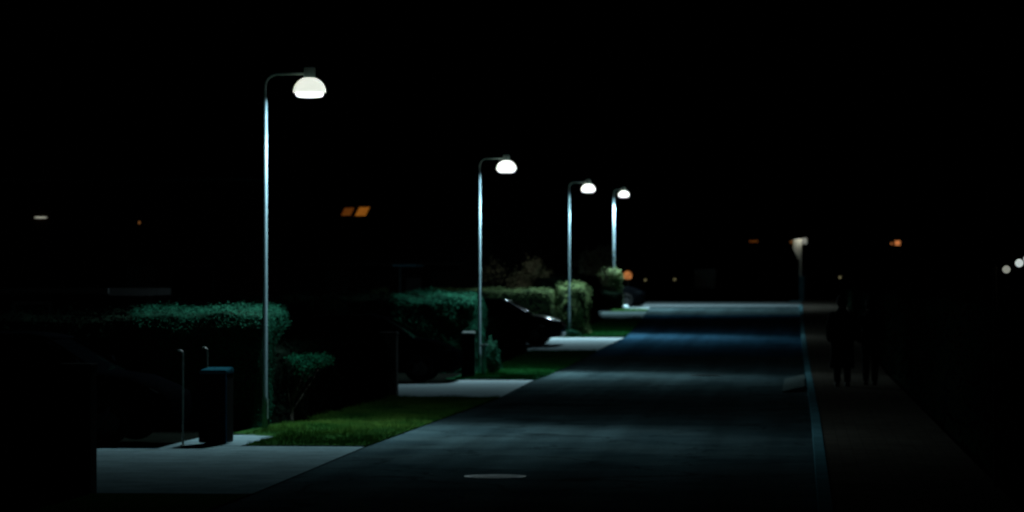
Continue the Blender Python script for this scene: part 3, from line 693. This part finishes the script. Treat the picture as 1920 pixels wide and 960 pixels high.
# house with the two lit roof windows: front slope turned a little so the panes lean right
Yh = 118; Xh = at(667, Yh); hr = R(-22); zc = hz(401, Yh, Xh) - zg(Yh)     # height of the panes
eave, ridge, dp = 2.4, 6.2, 7.6; sl = (ridge-eave)/(dp/2); th = math.atan(sl); t = (zc - .14/math.cos(th) - eave)/math.sin(th)
cy = -dp/2 + t*math.cos(th)
cx_, cyy = cy*-math.sin(hr), cy*math.cos(hr)
house(Xh - cx_, Yh - cyy, hr, 10, dp, eave, ridge, 'dark house with two orange lit roof windows', wins=((-3, .9, 1.2, 1.2, 'pane_dark'), (2.6, .9, 1.6, 1.2, 'pane_dark')), door=0,
      sky_=((-.32, t, .42, .42, 'win_orange_dim'), (.30, t, .46, .48, 'win_orange')))
# low garage roof edge at the left and the small shed
Yg = 58; Xg = at(90, Yg)
house(Xg - 1.6, Yg+3, R(0), 4.6, 5, hz(549, Yg, Xg)-.05, hz(541, Yg, Xg)-.14, 'low dark garage behind the first hedge', name='garage', chimney=False, wallm='wall_dark', wins=((1.2, 1.2, .6, .5, 'pane_dark'),), door=-.6)
Yt = 88; Xt = at(761, Yt); e = empty('garden_shed', (Xt, Yt, zg(Yt))); zt = hz(500, Yt, Xt) - zg(Yt)
b = MB(); b.box(-.45, .55, 0, 1.2, 0, zt-.01); b.build('wall', M['brick'], e)
b = MB(); b.box(-.32, .33, -.35, 1.3, zt, zt+.06); b.build('roof', M['trim'], e)
b = MB(); b.box(-.15, -.10, -.3, -.25, 0, zt-.003); b.build('post', M['post'], e)
b = MB(); b.box(.02, .42, -.03, -.003, .1, zt-.3); do = b.build('door', M['frame'], e)
b = MB(); b.tube([(.1, -.06, 1.0), (.1, -.06, 1.12)], .01, 6); b.build('handle', M['steel'], do)
tag(e, 'narrow shed with a flat blue-lit roof edge above the second hedge', 'shed')
# far left house with porch light and one tiny lit window
Yl = 110; Xl = at(150, Yl); zl = hz(413, Yl, Xl) - zg(Yl)
hl = house(Xl, Yl+5, R(0), 12, 9, 5.2, 7.5, 'dark house at the far left with a white wall light and one tiny lit window', wallm='brick', door=2.0,
      wins=((at(256, Yl)-Xl, hz(425.5, Yl, Xl)-zg(Yl), .07, .09, 'win_faint'), (-3.5, .9, 1.4, 1.2, 'pane_dark'), (3.8, .9, 1.4, 1.2, 'pane_dark')))
lx = at(70, Yl) - Xl
b = MB(); b.loft([[(lx+sx*.24*k, -4.5-.004-d, zl+z_*.028*k2) for sx, z_ in ((-1,0),(-.6,1),(.6,1),(1,0),(.6,-1),(-.6,-1))] for d, k, k2 in ((0, 1, 1), (.08, .95, .9), (.10, .8, .6))])
b.build('wall_light', M['strip'], hl)
# far houses across the end of the street
def far_house(px, Yc, label, wl, wd=11):
    X = at(px, Yc); wins = []
    for (wpx, wpy, ww, wh, m) in wl:
        wins.append((at(wpx, Yc) - X, hz(wpy, Yc, X) - zg(Yc) - wh/2, ww, wh, m))
    wins += [(-3.2, .9, 1.3, 1.2, 'pane_dark'), (3.0, .9, 1.3, 1.2, 'pane_dark')]
    house(X, Yc+4.5, 0, wd, 9, 5.6, 8.4, label, wallm='brick', wins=wins, door=0.4)
far_house(1420, 200, 'far dark house with one dim orange strip window above the end of the road', [(1413, 452, .52, .10, 'win_orange_dim'), (1484, 453.5, .15, .13, 'win_faint')], 8)
far_house(1735, 185, 'far dark house with a small bright orange window on the right', [(1683, 455, .30, .26, 'win_amber'), (1672, 456, .11, .08, 'win_amber')])

# ------------------------------------------------------------------ two pedestrians on the pavement, walking away
def skin_mesh(name, joints, edges, rad, m, parent, root=0, lvl=2):
    me = bpy.data.meshes.new(name); me.from_pydata(joints, edges, []); me.materials.append(m)
    o = bpy.data.objects.new(name, me); C.objects.link(o); o.parent = parent
    sk = o.modifiers.new('skin', 'SKIN'); sk.use_smooth_shade = True
    ly = me.skin_vertices[0].data if me.skin_vertices else None
    if ly is None:
        bpy.context.view_layer.objects.active = o
        return o
    for i, r_ in enumerate(rad):
        ly[i].radius = (r_, r_) if not hasattr(r_, '__len__') else r_; ly[i].use_root = (i == root)
    sb = o.modifiers.new('sub', 'SUBSURF'); sb.levels = lvl; sb.render_levels = lvl
    dg = bpy.context.evaluated_depsgraph_get(); dg.update()
    nm = bpy.data.meshes.new_from_object(o.evaluated_get(dg)); o.modifiers.clear(); o.data = nm; nm.name = name
    if not nm.materials: nm.materials.append(m)
    return o
def person(x, y, rz, H, ph, label, coat_len, bulk=1.0):
    e = empty('person', (x, y, zg(y) + .10), rz); e.scale = (H/1.75,)*3
    f = ph*.22
    J = [(0,0,.93),(0,.0,1.10),(0,.01,1.28),(0,.0,1.42),(0,.0,1.50),(0,.02,1.57),(0,.03,1.66),(0,.02,1.72),
         (-.09,0,.90),(-.10,f*.5,.50),(-.10,f-.06*(1 if f > 0 else 1),.09),(-.11,f+.10,.035),
         (.09,0,.90),(.10,-f*.35,.50),(.10,-f-.06,.12),(.11,-f+.09,.04),
         (-.17,0,1.40),(-.25,-.05,1.13),(-.23,.08,.92),(-.21,.12,.86),
         (.17,0,1.40),(.25,-.05,1.13),(.23,.08,.92),(.21,.12,.86), (0,.125,1.615), (-.085,.02,1.62), (.085,.02,1.62)]
    E = [(0,1),(1,2),(2,3),(3,4),(4,5),(5,6),(6,7),(0,8),(8,9),(9,10),(10,11),(0,12),(12,13),(13,14),(14,15),(3,16),(16,17),(17,18),(18,19),(3,20),(20,21),(21,22),(22,23),(5,24),(5,25),(5,26)]
    Rd = [.14,.125,.14,.09,.055,.085,.09,.055,.085,.055,.038,.032,.085,.055,.038,.032,.055,.042,.028,.030,.055,.042,.028,.030,.016,.014,.014]
    skin_mesh('body', J, E, Rd, M['skin'], e)
    ct = MB(); rings = []
    for z, rx, ry, oy in ((coat_len, .215*bulk, .17, 0), (coat_len+.2, .205*bulk, .165, 0), (1.0, .20*bulk, .16, 0), (1.15, .19*bulk, .15, 0), (1.3, .215*bulk, .15, 0), (1.40, .20*bulk, .13, 0), (1.46, .12, .10, 0), (1.50, .085, .085, .0), (1.54, .08, .08, 0)):
        rings.append([(rx*math.cos(a)*(1+.02*math.sin(5*a)), ry*math.sin(a) + oy, z) for a in [2*math.pi*k/24 for k in range(24)]])
    ct.loft(rings)
    for s in (-1, 1): ct.tube([(s*.15,0,1.41),(s*.20,-.01,1.38),(s*.265,-.05,1.13),(s*.245,.07,.94),(s*.225,.10,.90)], [.06,.078,.064,.055,.05], 12)
    co = ct.build('coat', M['coat'], e, smooth=True)
    tr = MB()
    for k in (8, 12):
        a, b_, c_ = J[k], J[k+1], J[k+2]
        tr.tube([(a[0], a[1], a[2]+.05), b_, (c_[0], c_[1], .09)], [.105, .08, .062], 14)
    tr.build('trousers', M['trousers'], e, smooth=True)
    for k in (10, 14):
        a = J[k]; sh = MB()
        sh.loft([[(a[0]+dx*wq, a[1]+yy, zz) for dx, zz in ((-.045, .0), (.045, .0), (.045, .05*hq), (.025, .075*hq), (-.025, .075*hq), (-.045, .05*hq))] for yy, wq, hq in ((-.07, .8, 1.1), (-.02, 1, 1.35), (.06, 1.05, 1.0), (.14, .95, .75), (.18, .5, .5))])
        sh.build('shoe', M['shoe'], e, smooth=True)
    hr_ = MB(); hr_.loft([[(.104*q*math.cos(a), .112*q*math.sin(a) + .018 - (.02 if z < 1.66 else 0), z) for a in [2*math.pi*k/20 for k in range(20)]] for z, q in ((1.555, .75), (1.60, .95), (1.66, 1.04), (1.71, .98), (1.755, .72), (1.775, .35))])
    hr_.build('hair', M['hair'], e, smooth=True)
    return tag(e, label, 'person')
person(at(1579, 63.3), 63.3, R(4), 1.74, -.2, 'person in a long black coat walking on the right-hand pavement, left of the pair', .36, 1.12)
person(at(1632, 64.2), 64.2, R(-5), 1.66, .8, 'person in dark clothes walking on the right-hand pavement, right of the pair', .78, .92)
